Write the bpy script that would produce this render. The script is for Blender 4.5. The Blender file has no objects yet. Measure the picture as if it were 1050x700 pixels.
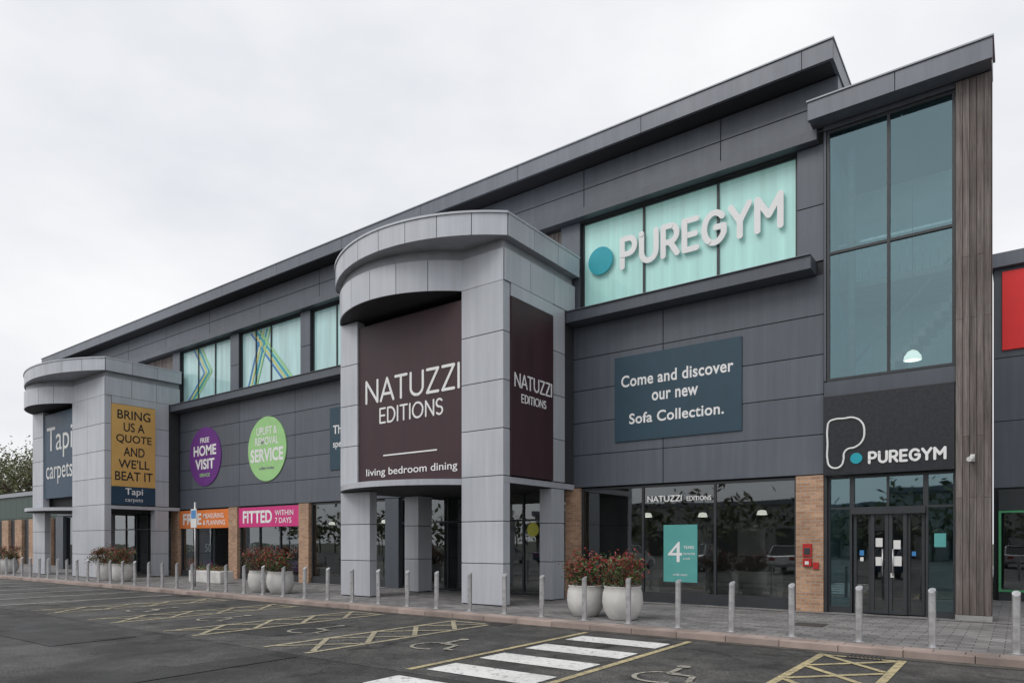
import bpy, math, random
from mathutils import Matrix, Vector, Euler
random.seed(7)
scene=bpy.context.scene
COL=scene.collection

# ------------------------------------------------------------ materials
def newmat(name):
    m=bpy.data.materials.new(name); m.use_nodes=True
    nt=m.node_tree; nt.nodes.clear()
    out=nt.nodes.new('ShaderNodeOutputMaterial')
    return m,nt,out
def N(nt,t,**k):
    n=nt.nodes.new(t)
    for a,b in k.items(): setattr(n,a,b)
    return n
def L(nt,a,b): nt.links.new(a,b)
def mixc(nt,fac,a,b,blend='MIX'):
    n=nt.nodes.new('ShaderNodeMix'); n.data_type='RGBA'; n.blend_type=blend
    for sock,v in ((n.inputs[0],fac),(n.inputs[6],a),(n.inputs[7],b)):
        if hasattr(v,'links'): nt.links.new(v,sock)
        elif isinstance(v,(int,float)): sock.default_value=v
        else: sock.default_value=(v[0],v[1],v[2],1)
    return n.outputs[2]
def noise(nt,vec,scale,detail=4,rough=.55):
    n=nt.nodes.new('ShaderNodeTexNoise'); n.inputs['Scale'].default_value=scale
    n.inputs['Detail'].default_value=detail; n.inputs['Roughness'].default_value=rough
    nt.links.new(vec,n.inputs['Vector']); return n.outputs[0]
def ramp(nt,fac,a,b,ca=(0,0,0),cb=(1,1,1)):
    r=nt.nodes.new('ShaderNodeValToRGB'); e=r.color_ramp.elements
    e[0].position=a; e[0].color=(*ca,1); e[1].position=b; e[1].color=(*cb,1)
    nt.links.new(fac,r.inputs[0]); return r.outputs[0]
def mapping(nt,scale=(1,1,1)):
    tc=nt.nodes.new('ShaderNodeTexCoord'); mp=nt.nodes.new('ShaderNodeMapping')
    mp.inputs['Scale'].default_value=scale
    nt.links.new(tc.outputs['Object'],mp.inputs[0]); return mp.outputs[0]
def bump(nt,h,strength,dist=.01):
    b=nt.nodes.new('ShaderNodeBump'); b.inputs['Strength'].default_value=strength
    b.inputs['Distance'].default_value=dist
    nt.links.new(h,b.inputs['Height']); return b.outputs[0]

def mat(name,col,rough=.6,metal=0,var=.12,scale=3,island=0,bmp=0,bscale=60,coat=0,emit=0,stretch=(1,1,1),spec=.5):
    m,nt,out=newmat(name); p=N(nt,'ShaderNodeBsdfPrincipled')
    v=mapping(nt,stretch); n=noise(nt,v,scale,4)
    lo=tuple(c*(1-var) for c in col); hi=tuple(min(1,c*(1+var)) for c in col)
    c=ramp(nt,n,.3,.7,lo,hi)
    if island:
        g=N(nt,'ShaderNodeNewGeometry')
        k=ramp(nt,g.outputs['Random Per Island'],0,1,(1-island,)*3,(1+0*island,)*3)
        c=mixc(nt,1.0,c,k,'MULTIPLY')
    L(nt,c,p.inputs['Base Color'])
    rr=N(nt,'ShaderNodeMapRange'); rr.inputs[3].default_value=max(.02,rough-.07); rr.inputs[4].default_value=min(1,rough+.07)
    L(nt,n,rr.inputs[0]); L(nt,rr.outputs[0],p.inputs['Roughness'])
    p.inputs['Metallic'].default_value=metal
    p.inputs['Coat Weight'].default_value=coat; p.inputs['Coat Roughness'].default_value=.04
    p.inputs['Specular IOR Level'].default_value=spec
    if emit:
        p.inputs['Emission Color'].default_value=(*col,1); p.inputs['Emission Strength'].default_value=emit
    if bmp: L(nt,bump(nt,noise(nt,v,bscale,3),bmp),p.inputs['Normal'])
    L(nt,p.outputs[0],out.inputs[0]); return m

def streaky(name,col,rough,metal,island,streak=.18):
    m,nt,out=newmat(name); p=N(nt,'ShaderNodeBsdfPrincipled')
    v=mapping(nt); v2=mapping(nt,(3.5,3.5,.18))
    g=N(nt,'ShaderNodeNewGeometry')
    k=ramp(nt,g.outputs['Random Per Island'],0,1,(1-island,)*3,(1,1,1))
    s=ramp(nt,noise(nt,v2,1.6,5,.65),.35,.7,(1-streak,)*3,(1,1,1))
    d=ramp(nt,noise(nt,v,.35,3),.35,.65,(.86,.87,.88),(1.0,1.0,1.0))
    c=mixc(nt,1.,col,k,'MULTIPLY'); c=mixc(nt,1.,c,s,'MULTIPLY'); c=mixc(nt,1.,c,d,'MULTIPLY')
    L(nt,c,p.inputs['Base Color'])
    p.inputs['Metallic'].default_value=metal
    rr=N(nt,'ShaderNodeMapRange'); rr.inputs[3].default_value=rough-.1; rr.inputs[4].default_value=rough+.14
    L(nt,noise(nt,v,1.7,4),rr.inputs[0]); L(nt,rr.outputs[0],p.inputs['Roughness'])
    L(nt,bump(nt,noise(nt,v,.9,2),.3,.02),p.inputs['Normal'])
    L(nt,p.outputs[0],out.inputs[0]); return m

M={}
M['clad']=streaky('dark_grey_cladding',(.138,.156,.186),.40,0.0,.14,.2)
M['clad2']=streaky('dark_grey_flashing',(.105,.118,.142),.38,0.0,.05)
M['fascia']=streaky('roof_fascia_metal',(.19,.205,.24),.38,0.1,.08)
M['flash']=mat('roof_cap_flashing',(.3,.32,.35),.4,.2)
M['joint']=mat('dark_joint',(.025,.027,.03),.7)
M['silver']=streaky('silver_cladding',(.61,.63,.675),.36,.12,.12,.14)
M['silverd']=mat('silver_painted_shadow',(.36,.37,.40),.5)  # darker copy of the silver, paints the shadow between the canopy rings
M['soffit']=mat('dark_soffit',(.035,.036,.04),.7)
M['frame']=mat('anthracite_frame',(.035,.04,.045),.4)
M['brown']=mat('brown_sign_face',(.045,.018,.024),.5,var=.18,scale=1.2,stretch=(2,2,.4))
M['navy']=mat('slate_navy_sign_face',(.022,.060,.090),.5,var=.08)
M['tapinavy']=mat('blue_sign_face',(.02,.055,.10),.45,var=.08)
M['black']=mat('black_sign_panel',(.014,.017,.022),.32,var=.5,scale=14)
M['white']=mat('white_lettering',(.84,.84,.84),.5,var=.03)
M['cream']=mat('cream_paper',(.72,.72,.7),.6,var=.04)
M['teal']=mat('teal_disc',(.01,.36,.44),.45,var=.05)
M['tealp']=mat('teal_poster',(.10,.38,.36),.5,var=.05)
M['yellow']=mat('ochre_sign_face',(.70,.42,.13),.5,var=.05)
M['orange']=mat('orange_banner',(.80,.22,.05),.5,var=.06)
M['pink']=mat('pink_banner',(.66,.04,.22),.5,var=.06)
M['purple']=mat('purple_sign',(.15,.035,.24),.5,var=.05)
M['green']=mat('pale_green_sign',(.36,.66,.27),.5,var=.05)
M['red']=mat('red_sign',(.90,.03,.03),.45,var=.04)
M['redbox']=mat('red_box',(.45,.02,.02),.4)
M['lime']=mat('lime_green_frame',(.08,.36,.16),.4)
M['blue']=mat('blue_vinyl',(.05,.22,.50),.4)
M['gold']=mat('yellow_vinyl',(.62,.62,.18),.4)
M['film']=mat('frosted_cyan_glazing',(.42,.74,.69),.35,var=.13,scale=1.0,coat=1.0,emit=.10,stretch=(5,5,.15))  # weak emission puts the glow of the lit interior into the glazing
M['film2']=mat('frosted_pale_glazing',(.40,.62,.62),.35,var=.22,scale=.8,coat=1.0,emit=.08,stretch=(3,3,.3))  # same interior glow put into the pale glazing by emission
M['inner']=mat('interior_wall',(.20,.19,.18),.8,var=.3,scale=.8)
M['innerT']=mat('interior_teal_wall',(.52,.66,.66),.8,var=.35,scale=.5)
M['ceil']=mat('interior_ceiling',(.3,.3,.29),.8)
M['floorin']=mat('interior_floor',(.18,.14,.11),.4)
M['sofa']=mat('sofa_fabric',(.35,.33,.3),.9,var=.2)
M['steel']=mat('stainless_steel',(.55,.55,.56),.36,.7,var=.25,scale=8)
M['planter']=mat('planter_glaze',(.60,.59,.57),.55,var=.16,scale=2.5,bmp=.15,bscale=25)
M['soil']=mat('soil',(.04,.03,.02),.9)
M['leafG']=mat('leaf_green',(.07,.13,.035),.5,var=.4,scale=5)
M['leafR']=mat('leaf_red',(.28,.04,.035),.45,var=.4,scale=5)
M['leafD']=mat('leaf_dark',(.05,.03,.02),.5,var=.3,scale=5)
M['treeA']=mat('tree_leaf_a',(.12,.13,.05),.6,var=.3,scale=.6)
M['treeB']=mat('tree_leaf_b',(.08,.09,.04),.6,var=.3,scale=.6)
M['bark']=mat('bark',(.09,.07,.05),.9,var=.3,bmp=.4,bscale=12)
M['kerb']=mat('kerb_granite',(.40,.315,.28),.8,var=.25,scale=1.6,island=.3,bmp=.3,bscale=80)
M['lamp']=mat('lit_lamp_bowl',(1,.95,.85),.4,emit=1.0)
M['concrete']=mat('concrete',(.3,.3,.29),.8,var=.2)
M['iron']=mat('cast_iron',(.06,.055,.05),.6,var=.3,scale=20)
M['dkgreen']=mat('dark_green_cladding',(.05,.085,.07),.5,island=.1)
M['yellowdot']=mat('yellow_disc',(.7,.68,.10),.5)
M['gutter']=mat('gutter_dirt',(.075,.07,.06),.8,var=.45,scale=5,bmp=.5,bscale=90)
M['carA']=mat('car_paint_silver',(.45,.46,.48),.3,.4,coat=1); M['carB']=mat('car_paint_blue',(.03,.06,.16),.3,coat=1); M['carC']=mat('car_paint_white',(.75,.75,.75),.3,coat=1)
M['carglass']=mat('car_glass',(.015,.018,.02),.08); M['tyre']=mat('tyre_rubber',(.02,.02,.02),.85); M['alloy']=mat('alloy_wheel',(.5,.5,.5),.35,.7)
M['tail']=mat('tail_lamp',(.35,.01,.01),.3)

def glass(name,tint,base,gain,r=(.9,.95,.97)):
    m,nt,out=newmat(name)
    tr=N(nt,'ShaderNodeBsdfTransparent'); tr.inputs[0].default_value=(*tint,1)
    gl=N(nt,'ShaderNodeBsdfGlossy'); gl.inputs[0].default_value=(*r,1); gl.inputs['Roughness'].default_value=.015
    f=N(nt,'ShaderNodeFresnel'); f.inputs[0].default_value=1.5
    ma=N(nt,'ShaderNodeMath',operation='MULTIPLY_ADD'); ma.inputs[1].default_value=gain; ma.inputs[2].default_value=base
    ma.use_clamp=True
    L(nt,f.outputs[0],ma.inputs[0])
    v=mapping(nt); b=bump(nt,noise(nt,v,.45,2),.12,.05)
    L(nt,b,gl.inputs['Normal'])
    mx=N(nt,'ShaderNodeMixShader'); L(nt,ma.outputs[0],mx.inputs[0]); L(nt,tr.outputs[0],mx.inputs[1]); L(nt,gl.outputs[0],mx.inputs[2])
    L(nt,mx.outputs[0],out.inputs[0]); return m
M['glass']=glass('shopfront_glass',(.58,.63,.63),.13,1.1)
M['tglass']=glass('tinted_tower_glass',(.62,.82,.84),.20,1.2,(.56,.82,.90))

m,nt,out=newmat('weathered_timber'); p=N(nt,'ShaderNodeBsdfPrincipled')
v=mapping(nt,(14,14,.5)); v3=mapping(nt,(1,1,1)); g=N(nt,'ShaderNodeNewGeometry')
c=ramp(nt,noise(nt,v,1.5,7,.75),.34,.68,(.115,.102,.097),(.37,.335,.32))
k=ramp(nt,g.outputs['Random Per Island'],0,1,(.64,.61,.60),(1.05,1.03,1.02))
c=mixc(nt,1.,c,k,'MULTIPLY')
c=mixc(nt,1.,c,ramp(nt,noise(nt,v3,.5,4),.35,.7,(.66,.63,.61),(1,1,1)),'MULTIPLY')
L(nt,c,p.inputs['Base Color']); p.inputs['Roughness'].default_value=.85
L(nt,bump(nt,noise(nt,v,4,4),.6,.004),p.inputs['Normal'])
L(nt,p.outputs[0],out.inputs[0]); M['timber']=m

def brickmat(name,c1,c2,mortar,bw,bh,ms,vert,rough=.85,bs=.5,dirt=.25):
    m,nt,out=newmat(name); p=N(nt,'ShaderNodeBsdfPrincipled')
    tc=N(nt,'ShaderNodeTexCoord'); sp=N(nt,'ShaderNodeSeparateXYZ'); L(nt,tc.outputs['Object'],sp.inputs[0])
    cb=N(nt,'ShaderNodeCombineXYZ')
    if vert:
        ad=N(nt,'ShaderNodeMath',operation='ADD'); L(nt,sp.outputs[0],ad.inputs[0]); L(nt,sp.outputs[1],ad.inputs[1])
        L(nt,ad.outputs[0],cb.inputs[0]); L(nt,sp.outputs[2],cb.inputs[1])
    else:
        L(nt,sp.outputs[0],cb.inputs[0]); L(nt,sp.outputs[1],cb.inputs[1])
    b=N(nt,'ShaderNodeTexBrick'); L(nt,cb.outputs[0],b.inputs['Vector'])
    b.inputs['Color1'].default_value=(*c1,1); b.inputs['Color2'].default_value=(*c2,1); b.inputs['Mortar'].default_value=(*mortar,1)
    b.inputs['Scale'].default_value=1; b.inputs['Mortar Size'].default_value=ms; b.inputs['Brick Width'].default_value=bw; b.inputs['Row Height'].default_value=bh
    b.inputs['Bias'].default_value=0
    d=ramp(nt,noise(nt,tc.outputs['Object'],1.1,5,.65),.3,.7,(1-dirt,)*3,(1.08,)*3)
    d2=ramp(nt,noise(nt,tc.outputs['Object'],30,3,.6),.3,.7,(.82,)*3,(1.1,)*3)
    c=mixc(nt,1.,b.outputs[0],d,'MULTIPLY'); c=mixc(nt,1.,c,d2,'MULTIPLY')
    L(nt,c,p.inputs['Base Color']); p.inputs['Roughness'].default_value=rough
    iv=N(nt,'ShaderNodeMath',operation='SUBTRACT'); iv.inputs[0].default_value=1; L(nt,b.outputs['Fac'],iv.inputs[1])
    L(nt,bump(nt,iv.outputs[0],bs,.006),p.inputs['Normal'])
    L(nt,p.outputs[0],out.inputs[0]); return m
M['brick']=brickmat('buff_brick',(.60,.36,.22),(.40,.22,.13),(.42,.38,.33),.225,.075,.008,True)
M['pave']=brickmat('grey_block_paving',(.34,.325,.32),(.22,.215,.215),(.09,.088,.085),.4,.2,.009,False,dirt=.45)

def asphalt(name,lo,hi,patch):
    m,nt,out=newmat(name); p=N(nt,'ShaderNodeBsdfPrincipled')
    tc=N(nt,'ShaderNodeTexCoord'); o=tc.outputs['Object']
    c=ramp(nt,noise(nt,o,34,5,.8),.38,.64,lo,hi)
    c=mixc(nt,1.,c,ramp(nt,noise(nt,o,.42,6,.66),.43,.57,(patch,)*3,(1.0,.99,.97)),'MULTIPLY')
    c=mixc(nt,1.,c,ramp(nt,noise(nt,o,2.7,5,.7),.36,.62,(.62,.62,.62),(1.0,1.0,1.0)),'MULTIPLY')
    vo=N(nt,'ShaderNodeTexVoronoi',feature='DISTANCE_TO_EDGE'); vo.inputs['Scale'].default_value=.33
    ad=N(nt,'ShaderNodeVectorMath',operation='MULTIPLY_ADD')
    nn=N(nt,'ShaderNodeTexNoise'); nn.inputs['Scale'].default_value=1.6; nn.inputs['Detail'].default_value=5; L(nt,o,nn.inputs['Vector'])
    L(nt,nn.outputs[1],ad.inputs[0]); ad.inputs[1].default_value=(1.3,1.3,0); L(nt,o,ad.inputs[2]); L(nt,ad.outputs[0],vo.inputs['Vector'])
    cr=ramp(nt,vo.outputs['Distance'],.0,.014,(.25,.25,.25),(1,1,1))
    gate=ramp(nt,noise(nt,o,.22,2),.44,.52)
    c2=mixc(nt,1.,c,cr,'MULTIPLY'); c=mixc(nt,gate,c,c2)
    sp=ramp(nt,noise(nt,o,1.3,3,.5),.60,.70,(1,1,1),(.5,.5,.5)); c=mixc(nt,1.,c,sp,'MULTIPLY')
    L(nt,c,p.inputs['Base Color'])
    L(nt,ramp(nt,noise(nt,o,.5,3),.35,.65,(.55,)*3,(.9,)*3),p.inputs['Roughness'])
    L(nt,bump(nt,noise(nt,o,50,4),.9,.010),p.inputs['Normal'])
    L(nt,p.outputs[0],out.inputs[0]); return m
M['asph']=asphalt('asphalt_dark',(.026,.026,.027),(.145,.143,.140),.42)
M['asph2']=asphalt('asphalt_worn',(.042,.041,.040),(.185,.181,.175),.55)
M['asph3']=asphalt('asphalt_repair',(.020,.020,.021),(.080,.079,.078),.75)
M['ground']=mat('far_ground',(.07,.08,.05),.95,var=.35,scale=.05)

def worn(name,col,a,b,base=(.085,.083,.08),lowk=.55):
    m,nt,out=newmat(name); p=N(nt,'ShaderNodeBsdfPrincipled'); v=mapping(nt)
    f=ramp(nt,noise(nt,v,9,8,.8),a,b)
    f2=ramp(nt,noise(nt,v,1.1,3,.6),.3,.7,(lowk,)*3,(1,)*3)
    mu=N(nt,'ShaderNodeMath',operation='MULTIPLY'); L(nt,f,mu.inputs[0]); L(nt,f2,mu.inputs[1])
    c=mixc(nt,mu.outputs[0],base,col); L(nt,c,p.inputs['Base Color']); p.inputs['Roughness'].default_value=.8
    L(nt,bump(nt,noise(nt,v,70,3),.5,.005),p.inputs['Normal'])
    L(nt,p.outputs[0],out.inputs[0]); return m
M['pwhite']=worn('worn_white_paint',(.80,.80,.78),.33,.47,lowk=.75)
M['pwhite2']=worn('worn_faded_white_paint',(.66,.65,.61),.32,.50,lowk=.55)
M['pyel']=worn('worn_yellow_paint',(.58,.49,.27),.33,.52,lowk=.55)
M['pyel2']=worn('worn_faded_yellow_paint',(.52,.46,.31),.34,.54,lowk=.5)
M['ppale']=worn('worn_pale_paint',(.52,.49,.41),.35,.56,lowk=.5)

# ------------------------------------------------------------ mesh helpers
def root(name,loc=(0,0,0)):
    e=bpy.data.objects.new(name,None); e.empty_display_size=.3; e.location=loc; COL.objects.link(e); return e
def adopt(o,parent):
    if parent is not None:
        o.parent=parent; o.matrix_parent_inverse=Matrix.Translation(parent.location).inverted()
class MB:
    def __init__(s): s.v=[];s.f=[];s.m=[];s.mats=[];s.sm=[]
    def mi(s,k):
        if k not in s.mats: s.mats.append(k)
        return s.mats.index(k)
    def face(s,pts,k,smooth=False):
        b=len(s.v); s.v+= [tuple(p) for p in pts]; s.f.append(tuple(range(b,b+len(pts)))); s.m.append(s.mi(k)); s.sm.append(smooth)
    def box(s,x0,x1,y0,y1,z0,z1,k):
        if x0>x1:x0,x1=x1,x0
        if y0>y1:y0,y1=y1,y0
        if z0>z1:z0,z1=z1,z0
        b=len(s.v)
        s.v+=[(x0,y0,z0),(x1,y0,z0),(x1,y1,z0),(x0,y1,z0),(x0,y0,z1),(x1,y0,z1),(x1,y1,z1),(x0,y1,z1)]
        i=s.mi(k)
        for q in ((0,3,2,1),(4,5,6,7),(0,1,5,4),(1,2,6,5),(2,3,7,6),(3,0,4,7)):
            s.f.append(tuple(b+j for j in q)); s.m.append(i); s.sm.append(False)
    def prism(s,pts,z0,z1,k,kb=None,kt=None):
        n=len(pts); b=len(s.v)
        s.v+=[(p[0],p[1],z0) for p in pts]+[(p[0],p[1],z1) for p in pts]
        area=sum(pts[i][0]*pts[(i+1)%n][1]-pts[(i+1)%n][0]*pts[i][1] for i in range(n))
        ccw=area>0
        for i in range(n):
            j=(i+1)%n; q=(b+i,b+j,b+n+j,b+n+i)
            s.f.append(q if ccw else q[::-1]); s.m.append(s.mi(k)); s.sm.append(False)
        bot=tuple(b+i for i in range(n)); top=tuple(b+n+i for i in range(n))
        s.f.append(bot[::-1] if ccw else bot); s.m.append(s.mi(kb or k)); s.sm.append(False)
        s.f.append(top if ccw else top[::-1]); s.m.append(s.mi(kt or k)); s.sm.append(False)
    def lathe(s,prof,cx,cy,z,k,n=32,smooth=True):
        b=len(s.v)
        for r,h in prof:
            for i in range(n):
                a=2*math.pi*i/n; s.v.append((cx+r*math.cos(a),cy+r*math.sin(a),z+h))
        for j in range(len(prof)-1):
            for i in range(n):
                i2=(i+1)%n
                s.f.append((b+j*n+i,b+j*n+i2,b+(j+1)*n+i2,b+(j+1)*n+i)); s.m.append(s.mi(k)); s.sm.append(smooth)
    def tube(s,p0,p1,r0,r1,k,n=8):
        p0=Vector(p0);p1=Vector(p1); d=(p1-p0).normalized(); a=d.orthogonal().normalized(); c=d.cross(a); b=len(s.v)
        for p,r in((p0,r0),(p1,r1)):
            for i in range(n):
                t=2*math.pi*i/n; s.v.append(tuple(p+a*math.cos(t)*r+c*math.sin(t)*r))
        for i in range(n):
            i2=(i+1)%n; s.f.append((b+i,b+i2,b+n+i2,b+n+i)); s.m.append(s.mi(k)); s.sm.append(True)
        s.f.append(tuple(b+i for i in range(n))[::-1]); s.m.append(s.mi(k)); s.sm.append(False)
        s.f.append(tuple(b+n+i for i in range(n))); s.m.append(s.mi(k)); s.sm.append(False)
    def disc_front(s,cx,cz,r,y0,y1,k,n=48):
        b=len(s.v)
        for y in(y0,y1):
            for i in range(n):
                t=2*math.pi*i/n; s.v.append((cx+r*math.cos(t),y,cz+r*math.sin(t)))
        s.f.append(tuple(b+i for i in range(n))); s.m.append(s.mi(k)); s.sm.append(False)
        for i in range(n):
            i2=(i+1)%n; s.f.append((b+i,b+n+i,b+n+i2,b+i2)); s.m.append(s.mi(k)); s.sm.append(False)
    def strip(s,pts,w,z,k):
        for i in range(len(pts)-1):
            a=Vector(pts[i]);c=Vector(pts[i+1]); d=(c-a).normalized(); nrm=Vector((-d.y,d.x))*w/2
            q=[a+nrm,a-nrm,c-nrm,c+nrm]
            s.face([(t.x,t.y,z) for t in q],k)
    def leaf(s,p,size,k):
        d=Vector((random.gauss(0,1),random.gauss(0,1),random.gauss(0,1)+.3)).normalized()
        a=d.orthogonal().normalized(); a=(Matrix.Rotation(random.random()*6.28,3,d)@a); c=d.cross(a)
        l=size*random.uniform(.7,1.3); w=l*.45; p=Vector(p)
        s.face([p-a*l*.5,p+c*w*.5,p+a*l*.5,p-c*w*.5],k)
    def build(s,name,parent=None,bevel=0):
        me=bpy.data.meshes.new(name); me.from_pydata(s.v,[],s.f)
        for k in s.mats: me.materials.append(M[k])
        me.polygons.foreach_set('material_index',s.m); me.polygons.foreach_set('use_smooth',s.sm); me.update()
        o=bpy.data.objects.new(name,me); COL.objects.link(o)
        if bevel:
            bv=o.modifiers.new('bevel','BEVEL'); bv.width=bevel; bv.segments=2; bv.limit_method='ANGLE'
        adopt(o,parent); return o

def text(s,name,parent,mk,x,z,y,w=None,h=.3,align='L',face='front',ext=.012,off=0.0,space=1.0):
    cu=bpy.data.curves.new(name,'FONT'); cu.body=s; cu.size=1; cu.extrude=0; cu.offset=off; cu.space_character=space
    t=bpy.data.objects.new('tmp',cu); COL.objects.link(t)
    bpy.context.view_layer.update()
    dg=bpy.context.evaluated_depsgraph_get(); me=bpy.data.meshes.new_from_object(t.evaluated_get(dg))
    bpy.data.objects.remove(t)
    xs=[v.co.x for v in me.vertices]; ys=[v.co.y for v in me.vertices]
    x0,x1,y0,y1=min(xs),max(xs),min(ys),max(ys)
    sy=h/(y1-y0); sx=(w/(x1-x0)) if w else sy
    W=(x1-x0)*sx; ox=x if align=='L' else x-W/2
    for v in me.vertices:
        a=(v.co.x-x0)*sx+ox; b=(v.co.y-y0)*sy+z
        v.co=(a,y,b) if face=='front' else (y,a,b)
    me.materials.clear(); me.materials.append(M[mk]); me.name=name
    o=bpy.data.objects.new(name,me); COL.objects.link(o)
    if ext:
        so=o.modifiers.new('thick','SOLIDIFY'); so.thickness=ext; so.offset=1
    adopt(o,parent); return o

def A_(cx,cy,rx,ry,a0,a1,n=14): return [(cx+rx*math.cos(math.radians(a0+(a1-a0)*i/n)),cy+ry*math.sin(math.radians(a0+(a1-a0)*i/n))) for i in range(n+1)]
GL={
'P':(.60,[[(0,0),(0,1)],[(0,1),(.32,1)]+A_(.32,.72,.28,.28,90,-90)+[(0,.44)]]),
'U':(.68,[[(0,1),(0,.34)]+A_(.34,.34,.34,.34,180,360)+[(.68,1)]]),
'R':(.62,[[(0,0),(0,1)],[(0,1),(.32,1)]+A_(.32,.72,.28,.28,90,-90)+[(0,.44)],[(.30,.44),(.62,0)]]),
'E':(.52,[[(.52,0),(0,0),(0,1),(.52,1)],[(0,.5),(.46,.5)]]),
'G':(.80,[A_(.42,.5,.42,.5,42,335,26)+[(.80,.5),(.48,.5)]]),
'Y':(.72,[[(0,1),(.36,.48),(.72,1)],[(.36,.48),(.36,0)]]),
'M':(.86,[[(0,0),(0,1),(.43,.42),(.86,1),(.86,0)]]),
'N':(.70,[[(0,0),(0,1),(.70,0),(.70,1)]]),
'A':(.76,[[(0,0),(.38,1),(.76,0)],[(.12,.30),(.64,.30)]]),
'T':(.66,[[(0,1),(.66,1)],[(.33,1),(.33,0)]]),
'Z':(.60,[[(0,1),(.60,1),(0,0),(.60,0)]]),
'I':(0.0,[[(0,0),(0,1)]]),
'D':(.70,[[(0,0),(0,1),(.22,1)]+A_(.22,.5,.48,.5,90,-90)+[(0,0)]]),
'O':(.94,[A_(.47,.5,.47,.5,0,360,30)]),
'S':(.52,[A_(.26,.75,.25,.25,35,270,14)+A_(.26,.25,.26,.25,90,-145,14)]),
}
KERN={('A','T'):-.12,('N','A'):-.03,('G','Y'):-.04,('T','I'):.0}
def strokes(s,name,parent,mk,x,z,y,w,h,sw,gap=.24,depth=.03,face='front'):
    tot=sum(GL[c][0] for c in s)+gap*(len(s)-1)+sum(KERN.get((s[i],s[i+1]),0) for i in range(len(s)-1)); kx=w/tot
    b=MB(); cx=0; cnt=0; r=sw/2
    def P(u,v,d): return (u,y-d,v) if face=='front' else (y+d,u,v)
    def poly(pts,d):
        i=b.mi(mk); n=len(pts); b0=len(b.v)
        for (u,v) in pts: b.v.append(P(u,v,d))
        for (u,v) in pts: b.v.append(P(u,v,0))
        f=tuple(b0+q for q in range(n)); b.f.append(f); b.m.append(i); b.sm.append(False)
        for q in range(n):
            q2=(q+1)%n; b.f.append((b0+q,b0+n+q,b0+n+q2,b0+q2)); b.m.append(i); b.sm.append(False)
    for ci,c in enumerate(s):
        for pl in GL[c][1]:
            pts=[Vector((x+(cx+u)*kx,z+v*h)) for u,v in pl]
            for i in range(len(pts)):
                cnt+=1; d=depth+.00035*(cnt%40)
                poly([(pts[i].x+r*math.cos(t*math.pi/8),pts[i].y+r*math.sin(t*math.pi/8)) for t in range(16)],d)
                if i<len(pts)-1:
                    cnt+=1; d=depth+.00035*(cnt%40)
                    e=(pts[i+1]-pts[i])
                    if e.length<1e-5: continue
                    nn=Vector((-e.y,e.x)).normalized()*r
                    q=[pts[i]-nn,pts[i+1]-nn,pts[i+1]+nn,pts[i]+nn]; poly([(k.x,k.y) for k in q],d)
        cx+=GL[c][0]+gap+(KERN.get((c,s[ci+1]),0) if ci<len(s)-1 else 0)
    return b.build(name,parent)

def panels(b,x0,x1,z0,z1,y,xs,zs,k,t=.03,gap=.022):
    X=[x0]+[a for a in sorted(xs) if x0<a<x1]+[x1]; Z=[z0]+[a for a in sorted(zs) if z0<a<z1]+[z1]
    for i in range(len(X)-1):
        for j in range(len(Z)-1):
            b.box(X[i]+gap/2,X[i+1]-gap/2,y,y+t,Z[j]+gap/2,Z[j+1]-gap/2,k)

def glazing(b,x0,x1,z0,z1,y,mx,tz,gk,fk='frame',fw=.06,fd=.1):
    b.box(x0,x1,y-fd/2,y+fd/2,z0,z0+fw,fk); b.box(x0,x1,y-fd/2,y+fd/2,z1-fw,z1,fk)
    b.box(x0,x0+fw,y-fd/2+.002,y+fd/2-.002,z0+fw,z1-fw,fk); b.box(x1-fw,x1,y-fd/2+.002,y+fd/2-.002,z0+fw,z1-fw,fk)
    for m_ in mx: b.box(m_-fw/2,m_+fw/2,y-fd/2+.003,y+fd/2-.003,z0+fw,z1-fw,fk)
    for t_ in tz: b.box(x0+fw,x1-fw,y-fd/2+.006,y+fd/2-.006,t_-fw/2,t_+fw/2,fk)
    X=[x0]+sorted(mx)+[x1]; Z=[z0]+sorted(tz)+[z1]
    for i in range(len(X)-1):
        for j in range(len(Z)-1):
            e=[random.uniform(-.006,.006) for _ in range(3)]
            b.face([(X[i],y+e[0],Z[j]),(X[i+1],y+e[1],Z[j]),(X[i+1],y+e[1]+e[2],Z[j+1]),(X[i],y+e[0]+e[2],Z[j+1])],gk)

# ------------------------------------------------------------ ground
ZR=-.1
b=MB(); b.face([(-700,-500,ZR-.02),(500,-500,ZR-.02),(500,900,ZR-.02),(-700,900,ZR-.02)],'ground'); b.build('ground')
b=MB(); b.face([(-120,-60,ZR-.012),(60,-60,ZR-.012),(60,11.95,ZR-.012),(-120,11.95,ZR-.012)],'asph'); b.build('road')
b=MB(); b.face([(-60,6.6,ZR-.008),(22,6.6,ZR-.008),(22,11.94,ZR-.008),(-60,11.94,ZR-.008)],'asph2'); b.build('parking_bay_surface')
b=MB()
for (x0,x1,y0,y1) in ((-17.5,-13.2,4.6,6.1),(-9.6,-8.9,3.2,6.5),(-27,-20,5.0,6.3),(-12.4,-11.2,7.5,9.6),(-4.0,-.5,4.6,5.9)):
    b.face([(x0,y0,ZR-.004),(x1,y0+.05,ZR-.004),(x1-.04,y1,ZR-.004),(x0+.03,y1-.04,ZR-.004)],'asph3')
x=-60
while x<20:
    w_=random.uniform(1.5,4); a=random.uniform(.1,.3)
    b.face([(x,11.94-a,ZR-.003),(x+w_,11.94-random.uniform(.1,.32),ZR-.003),(x+w_,11.945,ZR-.003),(x,11.945,ZR-.003)],'gutter'); x+=w_+.01
b.build('asphalt_repairs')
b=MB(); b.box(-75,24,12.42,60,ZR-.05,0,'pave'); b.build('pavement')
b=MB()
x=-60.0
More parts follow.
